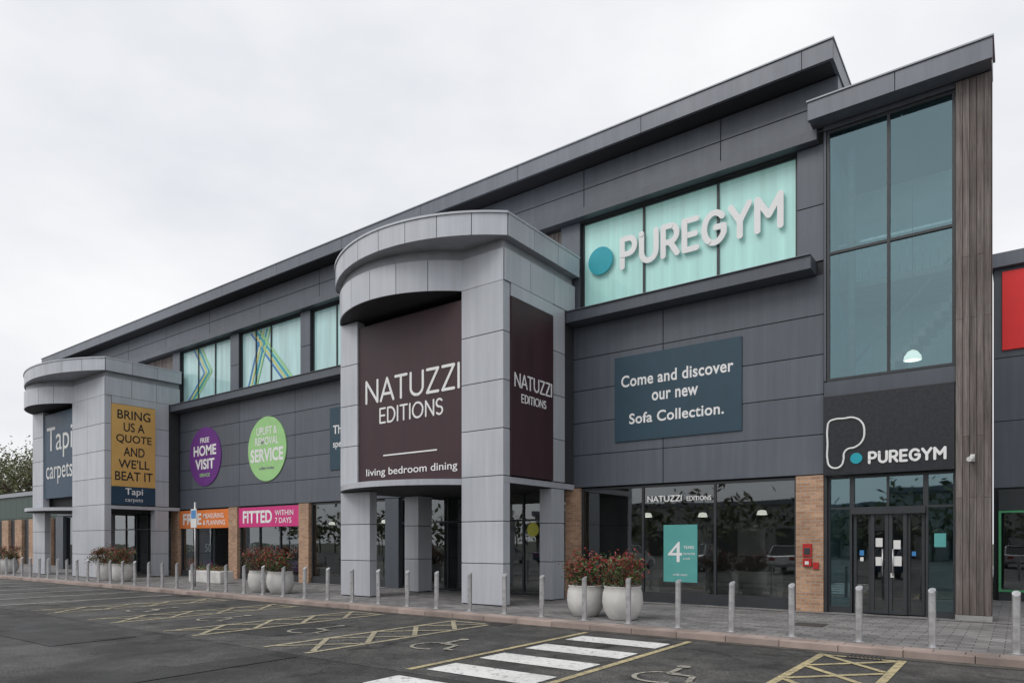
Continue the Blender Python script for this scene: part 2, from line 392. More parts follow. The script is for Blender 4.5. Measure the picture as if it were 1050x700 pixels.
while x<22:
    b.box(x+.004,x+.91,11.95,12.1,ZR-.06,.004+random.uniform(-.003,.003),'kerb'); x+=.915
x=-60
while x<22:
    b.box(x+.004,x+.41,12.105,12.415,ZR-.06,.001+random.uniform(-.002,.003),'kerb'); x+=.415
b.build('kerb',bevel=.008)
for (x,y) in ((-9.0,11.6),(-22,11.6),(-1.9,11.62)):
    r_=root('road_gully_grate',(x,y,ZR)); b=MB()
    b.box(x-.24,x+.24,y-.2,y-.17,ZR,ZR+.008,'iron');b.box(x-.24,x+.24,y+.17,y+.2,ZR,ZR+.008,'iron')
    for i in range(9): b.box(x-.24+i*.0565,x-.212+i*.0565,y-.17,y+.17,ZR-.002,ZR+.006,'iron')
    b.build('grate_bars',r_)
for (x,y) in ((-3.4,14.6),(-9.0,15.2)):
    r_=root('manhole_cover',(x,y,0)); b=MB(); b.box(x-.3,x+.3,y-.3,y+.3,-.01,.004,'iron'); b.box(x-.26,x+.26,y-.26,y+.26,.0,.007,'iron'); b.build('lid_and_frame',r_)

zm=ZR
b=MB()
for y in (3.45,4.6,5.75,6.9,8.05,9.25,10.5):
    b.face([(-6.6,y,zm),(-4.85,y,zm),(-4.85,y+.62,zm),(-6.6,y+.62,zm)],'pwhite')
b.build('zebra_crossing_markings')
b=MB()
def wheel(b,cx,cy,s):
    pts=[]
    for i in range(15):
        a=math.radians(70+ i*17); pts.append((cx+s*.42*math.cos(a),cy-.1*s+s*.42*math.sin(a)))
    b.strip(pts,.08*s,zm+.004,'ppale')
    b.strip([(cx-.05*s,cy+.75*s),(cx-.02*s,cy+.2*s),(cx+.38*s,cy+.2*s),(cx+.5*s,cy-.3*s),(cx+.68*s,cy-.28*s)],.095*s,zm+.008,'ppale')
    b.face([(cx-.06*s+.12*s*math.cos(t*.6283),cy+.92*s+.12*s*math.sin(t*.6283),zm+.006) for t in range(10)],'ppale')
def vline(x,k='pyel',y0=6.75,y1=11.6): b.face([(x-.055,y0,zm),(x+.055,y0,zm),(x+.055,y1,zm),(x-.055,y1,zm)],k)
def hatch(x0,x1,k='pyel',y0=6.9,y1=11.5):
    vline(x0,k);vline(x1,k)
    b.strip([(x0+.05,y1),(x1-.05,y1)],.1,zm+.001,k)
    n=4; h=(y1-y0)/n
    for i in range(n):
        b.strip([(x0+.06,y0+i*h+.05),(x1-.06,y0+(i+1)*h-.05)],.1,zm+.002,k)
        b.strip([(x1-.06,y0+i*h+.05),(x0+.06,y0+(i+1)*h-.05)],.1,zm+.003,k)
vline(-4.7); hatch(-2.5,-1.4); wheel(b,-3.75,8.4,.85)
hatch(.9,2.0); wheel(b,-.2,8.4,.85); wheel(b,3.2,8.4,.85)
vline(-6.8)
x=-6.8
for i in range(4):
    wheel(b,x-1.2,8.6,.85); hatch(x-3.4,x-2.3,'pyel2'); x-=3.4
for i in range(11):
    vline(x-2.4*(i+1),'pwhite2')
b.build('parking_bay_markings')

# ------------------------------------------------------------ main building
B=root('retail_building',(-26,17.5,0))
XL,XR=-48.6,-3.75
wins=[(-47.5,-43.0),(-33.6,-29.1),(-28.4,-23.9),(-23.25,-18.75),(-10.48,-4.37)]
timb=[(-42.3,-34.3),(-18.05,-11.16)]
vx=[-3.75-4.1*i for i in range(1,12)]
b=MB()
b.box(XL,XR,17.535,17.8,3.27,8.36,'joint')
b.box(XL,XR,17.535,17.8,11.1,12.66,'joint')
cuts=sorted(wins+timb)
prev=XL
for (a,c) in cuts:
    if a-prev>.05: b.box(prev,a,17.535,17.8,8.36,11.1,'joint')
    prev=c
b.box(prev,XR,17.535,17.8,8.36,11.1,'joint')
b.box(-48.6,-48.3,17.8,42,0,12.66,'clad2'); b.box(-48.3,-3.75,41.7,42,0,12.66,'clad2')
b.box(-3.75,-3.45,17.54,42,11.95,12.66,'clad')
b.box(-4.05,-3.75,23,41.7,0,12.66,'clad2')
b.build('wall_backing',B)
b=MB()
zs=[3.27+.952*i for i in range(1,5)]
panels(b,XL,XR,3.27,8.03,17.5,vx,zs,'clad')
panels(b,XL,-3.45,11.42,12.64,17.5,[a+1.6 for a in vx],[12.05],'clad')
prev=XL
for (a,c) in cuts:
    if a-prev>.05: panels(b,prev,a,8.36,11.14,17.5,[],[9.7],'clad')
    prev=c
panels(b,prev,XR,8.36,11.14,17.5,[],[9.7],'clad')
b.build('cladding_panels',B,bevel=.004)
b=MB()
b.box(XL-.1,-3.92,16.95,17.53,8.03,8.34,'clad2')
b.box(XL-.1,-3.92,16.9,17.53,8.34,8.365,'fascia')
b.box(XL-.1,-3.86,17.25,17.54,11.15,11.41,'clad2')
b.build('window_band_ledge',B,bevel=.01)
b=MB()
b.box(-49.2,-3.44,16.95,42,12.67,12.72,'soffit')
xx=-49.2
while xx<-3.5:
    nx=min(xx+4.1,-3.42)
    b.box(xx+.005,nx-.005,16.85,16.93,12.66,13.1,'fascia'); xx=nx
b.box(-49.18,-3.45,16.93,17.3,12.73,13.05,'joint')
b.box(-3.5,-3.42,16.94,42,12.66,13.1,'fascia')
b.box(-49.2,-3.5,17.3,42,12.72,12.95,'soffit')
b.box(-49.22,-3.40,16.82,17.3,13.1,13.14,'flash'); b.box(-3.6,-3.40,17.3,42,13.1,13.14,'flash')
b.build('roof_and_fascia',B,bevel=.006)
b=MB()
for a,c in timb:
    b.box(a,c,17.7,17.8,8.37,11.09,'joint')
    x=a+.01
    while x<c-.05:
        b.box(x,x+.125,17.62,17.695,8.38,11.12,'timber'); x+=.14
b.build('timber_cladding',B)
b=MB()
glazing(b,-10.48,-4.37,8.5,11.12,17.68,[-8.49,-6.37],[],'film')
b.build('gym_upper_window',B)
for i,(a,c) in enumerate(wins[:4]):
    b=MB()
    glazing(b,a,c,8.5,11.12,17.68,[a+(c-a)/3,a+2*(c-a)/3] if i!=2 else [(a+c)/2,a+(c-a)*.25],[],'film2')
    if i in(1,2):
        for q,(kk,dx) in enumerate((('blue',0),('gold',.22),('teal',.44),('green',.66))):
            x0=a+.5+dx
            for (xa,za,xb,zb) in ((x0,8.6,x0+1.5,9.8),(x0+1.5,9.8,x0+.6,11.03)) if i==1 else ((x0,8.6,x0+1.0,11.0),(x0+.2,11.0,x0+2.6,8.6)):
                d=Vector((xb-xa,0,zb-za)).normalized(); n_=Vector((-d.z,0,d.x))*.045
                yy=17.66-.002*q-(.001 if zb<za else 0)
                b.face([Vector((xa,yy,za))+n_,Vector((xa,yy,za))-n_,Vector((xb,yy,zb))-n_,Vector((xb,yy,zb))+n_],kk)
    b.build('upper_window',B)
b=MB()
for a,c in ((-4.37,-3.75),(-10.95,-10.48),(-23.9,-23.25),(-29.1,-28.4),(-34.3,-33.6)):
    b.box(a,c,17.42,17.95,0,3.25,'brick')
for a,c in ((-18.75,-18.05),(-43.0,-42.3),(-48.6,-47.5)): b.box(a,c,17.42,17.95,0,3.25,'clad2')
b.build('ground_floor_piers',B)
b=MB()
for (a,c,mx) in ((-10.48,-4.37,[-8.49,-6.43]),(-23.25,-18.75,[-21.0]),(-28.4,-23.9,[-26.9,-25.4]),(-33.6,-29.1,[-32.1,-30.6]),(-47.5,-43.0,[-45.2])):
    b.box(a+.01,c-.01,17.55,17.75,.0,.22,'frame')
    glazing(b,a+.01,c-.01,.22,3.24,17.62,mx,[],'glass')
glazing(b,-18.05,-10.95,.02,3.24,17.6,[-17,-15.8,-14.9,-13.8,-12.6,-11.8],[2.35],'glass')
glazing(b,-42.3,-34.3,.02,3.24,17.6,[-41,-39.5,-38.2,-37,-35.6],[2.35],'glass')
b.build('shopfront_glazing',B)
b=MB()
b.box(-48.3,-4.06,23,23.1,0,3.2,'inner'); b.box(-48.3,-4.06,17.96,23,3.2,3.26,'ceil'); b.box(-48.3,-4.06,17.96,23,.002,.02,'floorin')
for x in(-18.4,-28.7,-34,-43): b.box(x,x+.1,18,23,.02,3.2,'inner')
b.box(-11.0,-10.9,18,23,.02,3.2,'inner')
for x in(-9.6,-7.6,-5.5): b.box(x,x+.9,22.9,22.98,1.2,2.1,'cream')
b.box(-48.3,-4.06,17.9,23,8.2,8.25,'soffit')
b.build('shop_interior',B)

def sofa(x,y,name='sofa'):
    r=root(name,(x,y,0)); b=MB()
    b.box(x-.9,x+.9,y-.4,y+.4,.14,.42,'sofa'); b.box(x-.9,x+.9,y+.25,y+.45,.42,.85,'sofa')
    b.box(x-1.08,x-.9,y-.42,y+.45,.12,.62,'sofa'); b.box(x+.9,x+1.08,y-.42,y+.45,.12,.62,'sofa')
    b.box(x-.88,x-.01,y-.38,y+.24,.425,.55,'sofa'); b.box(x+.01,x+.88,y-.38,y+.24,.425,.55,'sofa')
    for sx in(-.9,.9):
        for sy in(-.3,.3): b.box(x+sx-.03,x+sx+.03,y+sy-.03,y+sy+.03,.02,.12,'frame')
    b.build('cushioned_frame',r,bevel=.03)
sofa(-9.4,18.7); sofa(-6.0,18.8); sofa(-21,18.9)
for i,(x,y) in enumerate(((-9.5,20),(-8.0,20.8),(-6.0,20.2),(-5.0,21.2),(-13,19.6),(-15.5,20.5),(-21,19.5),(-25,20),(-31,20),(-38,20))):
    S=root('added_showroom_lamp',(x,y,2.6)); b=MB(); b.lathe([(.02,.14),(.11,.12),(.15,0),(.12,0)],x,y,2.45,'lamp',16); b.tube((x,y,2.57),(x,y,3.2),.006,.006,'frame',5); b.build('shade',S)  # glowing lamps added to make the showroom interior more visible

S=root('gym_window_sign',(-7.2,17.6,9.9))
strokes('PUREGYM','letters',S,'white',-9.13,9.50,17.60,4.36,.78,.155,gap=.32,depth=.03)
b=MB(); b.disc_front(-9.84,9.86,.4,17.57,17.61,'teal'); b.build('teal_dot',S)
S=root('sofa_collection_sign',(-7.5,17.45,5.7))
b=MB(); b.box(-9.31,-5.69,17.46,17.5,4.5,6.9,'navy'); b.build('sign_board',S,bevel=.004)
text('Come and discover','line_1',S,'white',-7.5,6.03,17.455,3.2,.33,'C',off=.02,ext=0,space=1.05)
text('our new','line_2',S,'white',-7.5,5.55,17.455,1.32,.24,'C',off=.02,ext=0,space=1.05)
text('Sofa Collection.','line_3',S,'white',-7.5,4.97,17.455,2.7,.30,'C',off=.02,ext=0,space=1.05)
S=root('sofa_collection_sign',(-20.1,17.45,5.7))
b=MB(); b.box(-21.95,-18.35,17.46,17.5,4.5,6.95,'navy'); b.build('sign_board',S,bevel=.004)
text('The sofa','line_1',S,'white',-21.75,5.9,17.455,None,.35,off=.012,ext=0)
text('specialists','line_2',S,'white',-21.75,5.3,17.455,None,.35,off=.012,ext=0)
S=root('round_wall_sign',(-31.2,17.45,5.74))
b=MB(); b.disc_front(-31.2,5.74,1.4,17.46,17.5,'purple'); b.build('disc',S)
text('FREE','l1',S,'white',-31.2,6.4,17.455,.8,.24,'C',off=.02,ext=0); text('HOME','l2',S,'white',-31.2,5.78,17.455,2.0,.5,'C',off=.03,ext=0)
text('VISIT','l3',S,'white',-31.2,5.13,17.455,1.7,.5,'C',off=.03,ext=0); text('SERVICE','l4',S,'green',-31.2,4.78,17.455,.9,.16,'C',off=.02,ext=0)
S=root('round_wall_sign',(-26.2,17.45,5.7))
b=MB(); b.disc_front(-26.2,5.7,1.4,17.46,17.5,'green'); b.build('disc',S)
text('UPLIFT &','l1',S,'white',-26.2,6.32,17.455,1.5,.34,'C',off=.015,ext=0); text('REMOVAL','l2',S,'white',-26.2,5.88,17.455,1.7,.34,'C',off=.015,ext=0)
text('SERVICE','l3',S,'white',-26.2,5.15,17.455,2.4,.58,'C',off=.03,ext=0); text('collect today','l4',S,'purple',-26.2,4.78,17.455,1.1,.16,'C',off=.01,ext=0)
for nm,a,c,mk,big,small in (('orange_banner',-33.6,-29.1,'orange','FREE','MEASURING\n& PLANNING'),('pink_banner',-28.4,-23.9,'pink','FITTED','WITHIN\n7 DAYS')):
    S=root(nm,((a+c)/2,17.5,2.75))
    b=MB(); b.box(a+.02,c-.02,17.49,17.53,2.33,3.2,mk); b.build('banner_face',S)
    text(big,'big_text',S,'white',a+.35,2.5,17.485,1.7 if big=='FREE' else 2.2,.55,off=.03,ext=0)
    text(small,'small_text',S,'white',a+(2.2 if big=='FREE' else 2.75),2.48,17.485,1.9 if big=='FREE' else 1.3,.55,off=.01,ext=0)
for i,(x,kk) in enumerate(((-33.2,'orange'),(-31.7,'purple'),(-28.0,'pink'),(-26.5,'purple'),(-25.0,'purple'))):
    S=root('window_poster',(x+.6,17.68,1.2)); b=MB(); b.box(x,x+.9,17.665,17.68,.45,.85,kk); b.box(x,x+.9,17.665,17.68,.86,1.9,'tapinavy'); b.build('poster_face',S)
    text('50','price',S,'white',x+.45,1.2,17.655,.55,.4,'C',off=.02,ext=0)
S=root('shop_window_lettering',(-7.5,17.56,2.85))
strokes('NATUZZI','word',S,'white',-8.33,2.78,17.565,.98,.14,.028,depth=.003); text('EDITIONS','word2',S,'white',-7.2,2.77,17.56,.68,.12,off=.01,ext=0)
S=root('teal_window_poster',(-7.4,17.58,1.3)); b=MB(); b.box(-7.87,-6.91,17.58,17.595,.58,2.13,'tealp'); b.build('poster_face',S)
text('4','numeral',S,'white',-7.74,1.12,17.575,.40,.55,off=0,ext=0); text('YEARS','small',S,'white',-7.3,1.48,17.575,.3,.08,off=.01,ext=0)
text('interest free','small2',S,'white',-7.3,1.32,17.575,.33,.07,off=0,ext=0); text('credit','small3',S,'white',-7.3,1.19,17.575,.2,.06,off=0,ext=0)
text('ends soon','foot',S,'white',-7.39,.75,17.575,.4,.07,'C',ext=0)
S=root('red_call_point_box',(-4.05,17.38,1.1)); b=MB(); b.box(-4.2,-4.0,17.36,17.42,1.32,1.62,'redbox'); b.box(-4.2,-4.0,17.36,17.42,1.08,1.27,'redbox'); b.box(-4.17,-4.03,17.35,17.36,1.36,1.52,'frame'); b.box(-3.97,-3.85,17.37,17.42,1.02,1.18,'redbox'); b.box(-4.15,-4.06,17.352,17.36,1.12,1.2,'cream'); b.build('box_body',S,bevel=.008)

# ------------------------------------------------------------ entrance tower
T=root('gym_entrance_tower',(-2.1,17.5,0))
TX0,TX1=-3.74,-1.12
b=MB()
b.box(TX0,TX1,17.45,17.8,5.1,5.44,'clad2')
b.box(TX0,TX1,17.4,17.8,11.36,11.47,'clad2')
b.box(TX0,TX0+.05,17.42,17.8,5.46,11.35,'clad2')
b.box(-3.98,-.5,17.45,18.0,11.475,11.485,'soffit')
b.box(-3.7,-1.2,18.0,26,11.4,11.48,'soffit')
b.box(-1.45,-1.2,23.1,42,0,11.4,'clad2')
b.build('tower_walls',T)
b=MB()
xx=-4.0
for nx in(-2.2,-.45):
    b.box(xx+.006,nx-.006,16.95,17.05,11.48,11.9,'fascia'); xx=nx
b.box(-3.98,-.47,17.05,17.9,11.49,11.86,'fascia'); b.box(-3.98,-1.2,17.9,30,11.49,11.86,'fascia')
b.box(-4.02,-.43,16.92,17.92,11.9,11.94,'flash')
b.build('tower_cap',T,bevel=.006)
b=MB(); glazing(b,TX0+.06,TX1,5.45,11.35,17.5,[-2.39],[8.46],'tglass'); b.build('tower_glazing',T)
b=MB()
b.box(-3.7,-1.15,21,21.1,5.3,11.3,'innerT'); b.box(-3.7,-1.15,23,23.1,0,11.3,'inner'); b.box(-3.74,-3.68,17.81,23,0,11.3,'innerT'); b.box(-1.16,-1.125,17.81,23,0,11.3,'innerT')
b.box(-3.68,-1.16,17.9,23,3.2,3.3,'ceil'); b.box(-3.68,-1.16,18.6,21,7.9,8.05,'ceil'); b.box(-3.68,-1.16,17.9,23,.002,.02,'floorin')
b.box(-3.68,-1.16,17.85,18.0,5.2,5.44,'soffit')
b.box(-3.68,-1.16,18.6,18.62,9.0,9.06,'steel')
for i in range(16): b.tube((-3.6+i*.16,18.61,8.05),(-3.6+i*.16,18.61,9.0),.012,.012,'steel',6)
for i in range(14): b.box(-3.4+i*.16,-3.24+i*.16,18.8,19.8,5.0+i*.17,5.2+i*.17,'concrete')
b.tube((-3.5,18.7,5.9),(-1.3,18.7,8.2),.04,.04,'timber')
b.tube((-3.3,18.3,5.3),(-3.3,18.3,11.3),.09,.09,'concrete')
b.build('tower_interior',T)
F=root('timber_fin_wall',(-.8,17.4,0)); b=MB()
b.box(-1.1,-.5,17.42,17.74,0.0,11.47,'joint')
x=-1.115
for i in range(5):
    zz=0.12
    for z1 in (3.9,7.7,11.46) if i%2 else (2.6,6.4,11.46):
        e=random.uniform(-.004,.004)
        b.box(x+.006,x+.122,17.385+e,17.42,zz,z1-.006,'timber'); zz=z1
    x+=.1255
for i in range(2): b.box(-.5,-.475,17.43+i*.15,17.57+i*.15,.12,11.45,'timber')
b.box(-1.12,-.47,17.37,17.74,0,.11,'concrete')
b.build('boards',F)
b=MB()
yE=17.62
b.box(TX0,-3.68,17.45,17.75,0,3.22,'frame')
glazing(b,-3.68,-3.16,.1,3.2,yE,[],[2.45],'tglass',fw=.05)
glazing(b,-3.16,-1.68,2.42,3.2,yE+.001,[-2.42],[],'tglass',fw=.05)
glazing(b,-1.68,TX1,.1,3.2,yE,[],[2.45],'tglass',fw=.05)
glazing(b,-3.13,-2.76,.03,2.4,yE+.05,[],[],'glass',fw=.06)
glazing(b,-2.76,-2.405,.03,2.4,yE-.03,[],[],'glass',fw=.07)
glazing(b,-2.395,-2.04,.03,2.4,yE-.03,[],[],'glass',fw=.07)
glazing(b,-2.04,-1.70,.03,2.4,yE+.05,[],[],'glass',fw=.06)
b.box(-3.16,-1.68,yE-.14,yE-.08,2.3,2.46,'frame')
b.box(-3.68,-3.16,17.56,17.68,.0,.1,'frame'); b.box(-1.68,TX1,17.56,17.68,.0,.1,'frame')
for x in(-2.52,-2.31): b.tube((x,yE-.11,.9),(x,yE-.11,1.5),.014,.014,'steel')
b.build('entrance_doors',T)
S=root('door_notices',(-2.4,17.5,1.4)); b=MB()
for (x,z,w,h,k) in ((-2.66,1.55,.14,.2,'cream'),(-2.66,1.12,.14,.2,'cream'),(-2.3,1.5,.14,.2,'cream'),(-2.3,1.12,.16,.22,'cream'),(-2.99,1.35,.09,.12,'blue'),(-1.94,1.35,.08,.10,'blue'),(-2.36,.86,.07,.1,'cream'),(-2.98,1.22,.07,.09,'cream')):
    b.box(x,x+w,yE-.085,yE-.078,z,z+h,k)
b.box(-1.52,-1.3,yE-.025,yE-.017,1.55,1.85,'tealp')
b.build('paper_sheets',S)
S=root('gym_fascia_sign',(-2.45,17.4,4.1)); b=MB(); b.box(TX0,-1.13,17.36,17.45,3.22,5.08,'black'); b.disc_front(-3.03,3.58,.125,17.335,17.36,'teal'); b.build('sign_panel',S,bevel=.004)
strokes('PUREGYM','letters',S,'white',-2.76,3.46,17.36,1.46,.23,.055,gap=.32,depth=.02)
cu=bpy.data.curves.new('logo_outline','CURVE'); cu.dimensions='3D'; cu.bevel_depth=.022; cu.bevel_resolution=3
sp=cu.splines.new('BEZIER'); P=[(0,.18),(0,.5),(0,.84),(.045,.955),(.2,1),(.45,1),(.7,1),(.92,.9),(1,.70),(.93,.5),(.75,.40),(.55,.37),(.46,.30),(.44,.16),(.37,.04),(.22,0),(.06,.05)]
sp.bezier_points.add(len(P)-1)
for bp,(u,w) in zip(sp.bezier_points,P):
    bp.co=(-3.64+u*.78,17.34,3.38+w*1.14); bp.handle_left_type=bp.handle_right_type='AUTO'
sp.use_cyclic_u=True; cu.materials.append(M['white'])
o=bpy.data.objects.new('logo_outline',cu); COL.objects.link(o); adopt(o,S)
S=root('pendant_lamp',(-2.0,18.2,6)); b=MB(); b.lathe([(.02,.24),(.1,.2),(.17,.1),(.19,0),(.16,0)],-2.0,18.2,5.85,'lamp',24); b.tube((-2.0,18.2,6.08),(-2.0,18.2,11.3),.01,.01,'frame',6); b.build('lamp_bowl',S)
S=root('security_camera',(-.85,17.3,3.4)); b=MB(); b.box(-.85,-.77,17.3,17.385,3.35,3.5,'cream'); b.tube((-.81,17.3,3.42),(-.86,17.1,3.38),.045,.05,'cream',12); b.build('camera_body',S)

# ------------------------------------------------------------ porticos
def arcpts(xl,xr,yf,sag,n):
    h=(xr-xl)/2; xc=(xl+xr)/2; R=(h*h+sag*sag)/(2*sag); yc=yf-sag+R; a=math.asin(min(1,h/R))
    return [(xc+R*math.sin(a-2*a*i/n),yc-R*math.cos(a-2*a*i/n)) for i in range(n+1)]
def skin(b,pts,z0,z1,k,t=.03,gap=.009):
    P=[Vector(p) for p in pts]
    P[0]=P[0]+(P[1]-P[0]).normalized()*gap; P[-1]=P[-1]+(P[-2]-P[-1]).normalized()*gap
    nr=[]
    for i in range(len(P)):
        d=(P[min(i+1,len(P)-1)]-P[max(i-1,0)]).normalized(); nr.append(Vector((-d.y,d.x)))
    d=(P[1]-P[0]).normalized(); n0=Vector((-d.y,d.x))
    if n0.y>0.01 or (abs(n0.y)<=.01 and n0.x*d.y>0): nr=[-n for n in nr]
    out=[p+n*t for p,n in zip(P,nr)]
    i0=b.mi(k); n_=len(P)
    def ring(a,c,smooth):
        base=len(b.v)
        for p,q in zip(a,c): b.v+=[p,q]
        for i in range(n_-1):
            b.f.append((base+2*i,base+2*i+2,base+2*i+3,base+2*i+1)); b.m.append(i0); b.sm.append(smooth)
    ring([(o.x,o.y,z0) for o in out],[(o.x,o.y,z1) for o in out],n_>2)
    ring([(o.x,o.y,z1) for o in out],[(p.x,p.y,z1) for p in P],False)
    ring([(p.x,p.y,z0) for p in P],[(o.x,o.y,z0) for o in out],False)
    for p,o in((P[0],out[0]),(P[-1],out[-1])): b.face([(p.x,p.y,z0),(o.x,o.y,z0),(o.x,o.y,z1),(p.x,p.y,z1)],k)
def split(p,q,n): return [((p[0]+(q[0]-p[0])*i/n,p[1]+(q[1]-p[1])*i/n),(p[0]+(q[0]-p[0])*(i+1)/n,p[1]+(q[1]-p[1])*(i+1)/n)) for i in range(n)]

def portico(name,xl,xr,pl,pr,al,rl):
    R_=root(name,((xl+xr)/2,15.5,0)); yf=14.0; yr=17.45; b=MB()
    A=arcpts(xl-.15,xr+.15,yf-.05,1.3,48)
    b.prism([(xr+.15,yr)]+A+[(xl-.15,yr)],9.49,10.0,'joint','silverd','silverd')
    for i in range(8): skin(b,A[i*6:i*6+7],9.47,10.02,'silver')
    for p,q in split((xr+.15,yr),(xr+.15,yf-.05),3): skin(b,[p,q],9.47,10.02,'silver')
    for p,q in split((xl-.15,yf-.05),(xl-.15,yr),3): skin(b,[p,q],9.47,10.02,'silver')
    A2=arcpts(xl-.2,xr+.2,yf-.1,1.31,48); b.prism([(xr+.2,yr)]+A2+[(xl-.2,yr)],10.022,10.075,'silver')
    C=arcpts(xl+.05,pr,yf+.02,1.0,36)
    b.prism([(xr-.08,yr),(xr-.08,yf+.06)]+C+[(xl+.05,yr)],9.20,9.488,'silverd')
    Bp=arcpts(xl,pr,yf,1.02,36)
    poly=[(xr,yr),(xr,yf),(pr,yf)]+Bp[1:]+[(xl,yr)]
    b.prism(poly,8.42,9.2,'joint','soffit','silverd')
    for i in range(6): skin(b,Bp[i*6:i*6+7],8.4,9.22,'silver')
    nP=max(1,round((xr-pr)/1.5))
    for p,q in split((xr,yf),(pr,yf),nP): skin(b,[p,q],8.4,9.22,'silver')
    for p,q in split((xr,yr),(xr,yf),3): skin(b,[p,q],8.4,9.22,'silver')
    skin(b,[(xr,16.24),(xr,14.26)],8.06,8.385,'silver')
    b.box(xl+.06,xr-.03,14.45,17.44,3.4,8.41,'soffit')
    b.prism(poly,3.2,3.36,'silver','soffit','silver')
    b.build('canopy_rings',R_)
    b=MB()
    rows=[.02,1.1,2.2,3.38,4.6,5.85,7.1,8.4]
    def pier(x0,x1,y0,y1,z0,z1):
        b.box(x0+.03,x1-.03,y0+.03,y1-.03,z0,z1,'joint')
        for i in range(len(rows)-1):
            a=max(rows[i],z0);c=min(rows[i+1],z1)
            if c-a<.05: continue
            n=max(1,round((x1-x0)/1.6))
            for j in range(n):
                u0=x0+(x1-x0)*j/n; u1=x0+(x1-x0)*(j+1)/n
                b.box(u0+.008,u1-.008,y0,y1,a+.010,c-.010,'silver')
    pier(pr,xr,yf-.03,yf+.26,0,8.4)
    pier(xl,al,yf-.03,yf+.26,3.37,8.4)
    pier(xl,pl,yf-.02,yf+.26,0,3.19)
    pier(xr-.43,xr,16.24,16.9,0,3.19); pier(xr-.43,xr+.02,16.24,16.9,3.37,8.4)
    pier(rl,rl+.65,16.3,16.95,0,3.19)
    b.build('clad_piers',R_,bevel=.004)
    return R_
P1=portico('curved_entrance_portico',-17.05,-10.65,-15.7,-12.07,-16.25,-16.6)
P2=portico('curved_entrance_portico',-42.0,-33.5,-40.4,-37.0,-40.6,-40.0)

S=root('shop_name_sign',(-14.1,13.9,5.7)); b=MB(); b.box(-16.24,-12.08,14.02,14.1,3.37,8.18,'brown'); b.box(-15.15,-13.0,14.005,14.02,4.2,4.24,'white')
b.box(-16.2,-12.1,14.1,14.4,3.4,8.1,'soffit'); b.build('sign_face',S)
strokes('NATUZZI','name_letters',S,'white',-15.9,5.85,14.02,3.7,.64,.08,gap=.24,depth=.006)
strokes('EDITIONS','editions_letters',S,'white',-15.3,5.2,14.02,2.5,.42,.055,gap=.26,depth=.006)
text('living bedroom dining','strapline',S,'white',-15.9,3.58,14.01,3.65,.28,off=.005,ext=0)
S=root('shop_side_sign',(-10.62,15.2,5.7)); b=MB(); b.box(-10.70,-10.6,14.27,16.23,3.4,8.04,'brown'); b.build('sign_face',S)
strokes('NATUZZI','name_letters',S,'white',14.4,5.74,-10.598,1.72,.34,.045,depth=.004,face='right')
strokes('EDITIONS','editions_letters',S,'white',14.7,5.36,-10.598,1.15,.2,.03,gap=.26,depth=.004,face='right')
S=root('yellow_round_sticker',(-11.8,17.5,2)); b=MB(); b.disc_front(-12.2,2.05,.22,17.52,17.53,'yellowdot',24); b.build('sticker',S)
S=root('carpet_shop_sign',(-39,14,5.7)); b=MB(); b.box(-40.58,-37.02,14.02,14.1,3.9,8.18,'tapinavy'); b.build('sign_face',S)
text('Tapi','name',S,'cream',-40.2,5.9,14.01,3.1,1.6,off=.0,ext=0)
text('carpets','word',S,'cream',-40.3,4.6,14.01,3.2,1.0,off=.0,ext=0)
S=root('quote_side_sign',(-33.45,15.3,5.7)); b=MB(); b.box(-33.55,-33.45,14.27,16.23,4.25,8.04,'yellow'); b.box(-33.55,-33.45,14.27,16.23,3.4,4.24,'tapinavy'); b.build('sign_face',S)
for i,(t,w) in enumerate((('BRING',1.5),('US A',.95),('QUOTE',1.6),('AND',.95),("WE'LL",1.4),('BEAT IT',1.7))):
    text(t,'line_%d'%(i+1),S,'black',15.25,7.38-i*.57,-33.445,w,.42,'C','right',off=.012,ext=0)
text('Tapi','brand_word',S,'white',15.25,3.78,-33.445,.8,.4,'C','right',off=.01,ext=0); text('carpets','brand_word_2',S,'white',15.25,3.5,-33.445,.8,.2,'C','right',ext=0)

# ------------------------------------------------------------ neighbour building
Nn=root('neighbouring_store',(8,24,0)); b=MB()
b.box(-.62,22,24.05,40,0,9.6,'joint')
panels(b,-.62,22,3.2,6.9,24.0,[2.5+3*i for i in range(7)],[5.1],'clad',t=.05); panels(b,-.62,22,6.9,9.45,24.0,[],[],'clad',t=.05)
b.box(-.65,22.1,23.8,40,9.45,9.84,'fascia')
b.build('walls',Nn)
b=MB(); b.box(-.42,9,23.93,24.0,7.1,9.33,'red'); b.build('red_sign_panel',Nn,bevel=.01)
b=MB(); glazing(b,-.5,9,.25,2.55,23.96,[1.6,4,6.5],[],'glass','lime'); b.box(-.5,9,23.93,24.0,2.56,3.15,'frame'); b.box(-.5,9,23.94,24.03,.0,.24,'frame'); b.build('shopfront',Nn)

Lb=root('low_store_building',(-62,22,0)); b=MB()
b.box(-74,-51.5,20,40,0,5.2,'dkgreen'); panels(b,-74,-51.5,3.5,5.2,19.95,[-74+1.2*i for i in range(19)],[],'dkgreen',t=.05); b.box(-74.2,-51.3,19.8,40.2,5.2,5.5,'flash')
for i in range(8):
    b.box(-74+i*2.8,-72.6+i*2.8,19.7,19.99,0,3.4,'brick'); b.box(-72.6+i*2.8,-71.2+i*2.8,19.9,19.99,0,3.4,'frame')
b.build('walls',Lb)

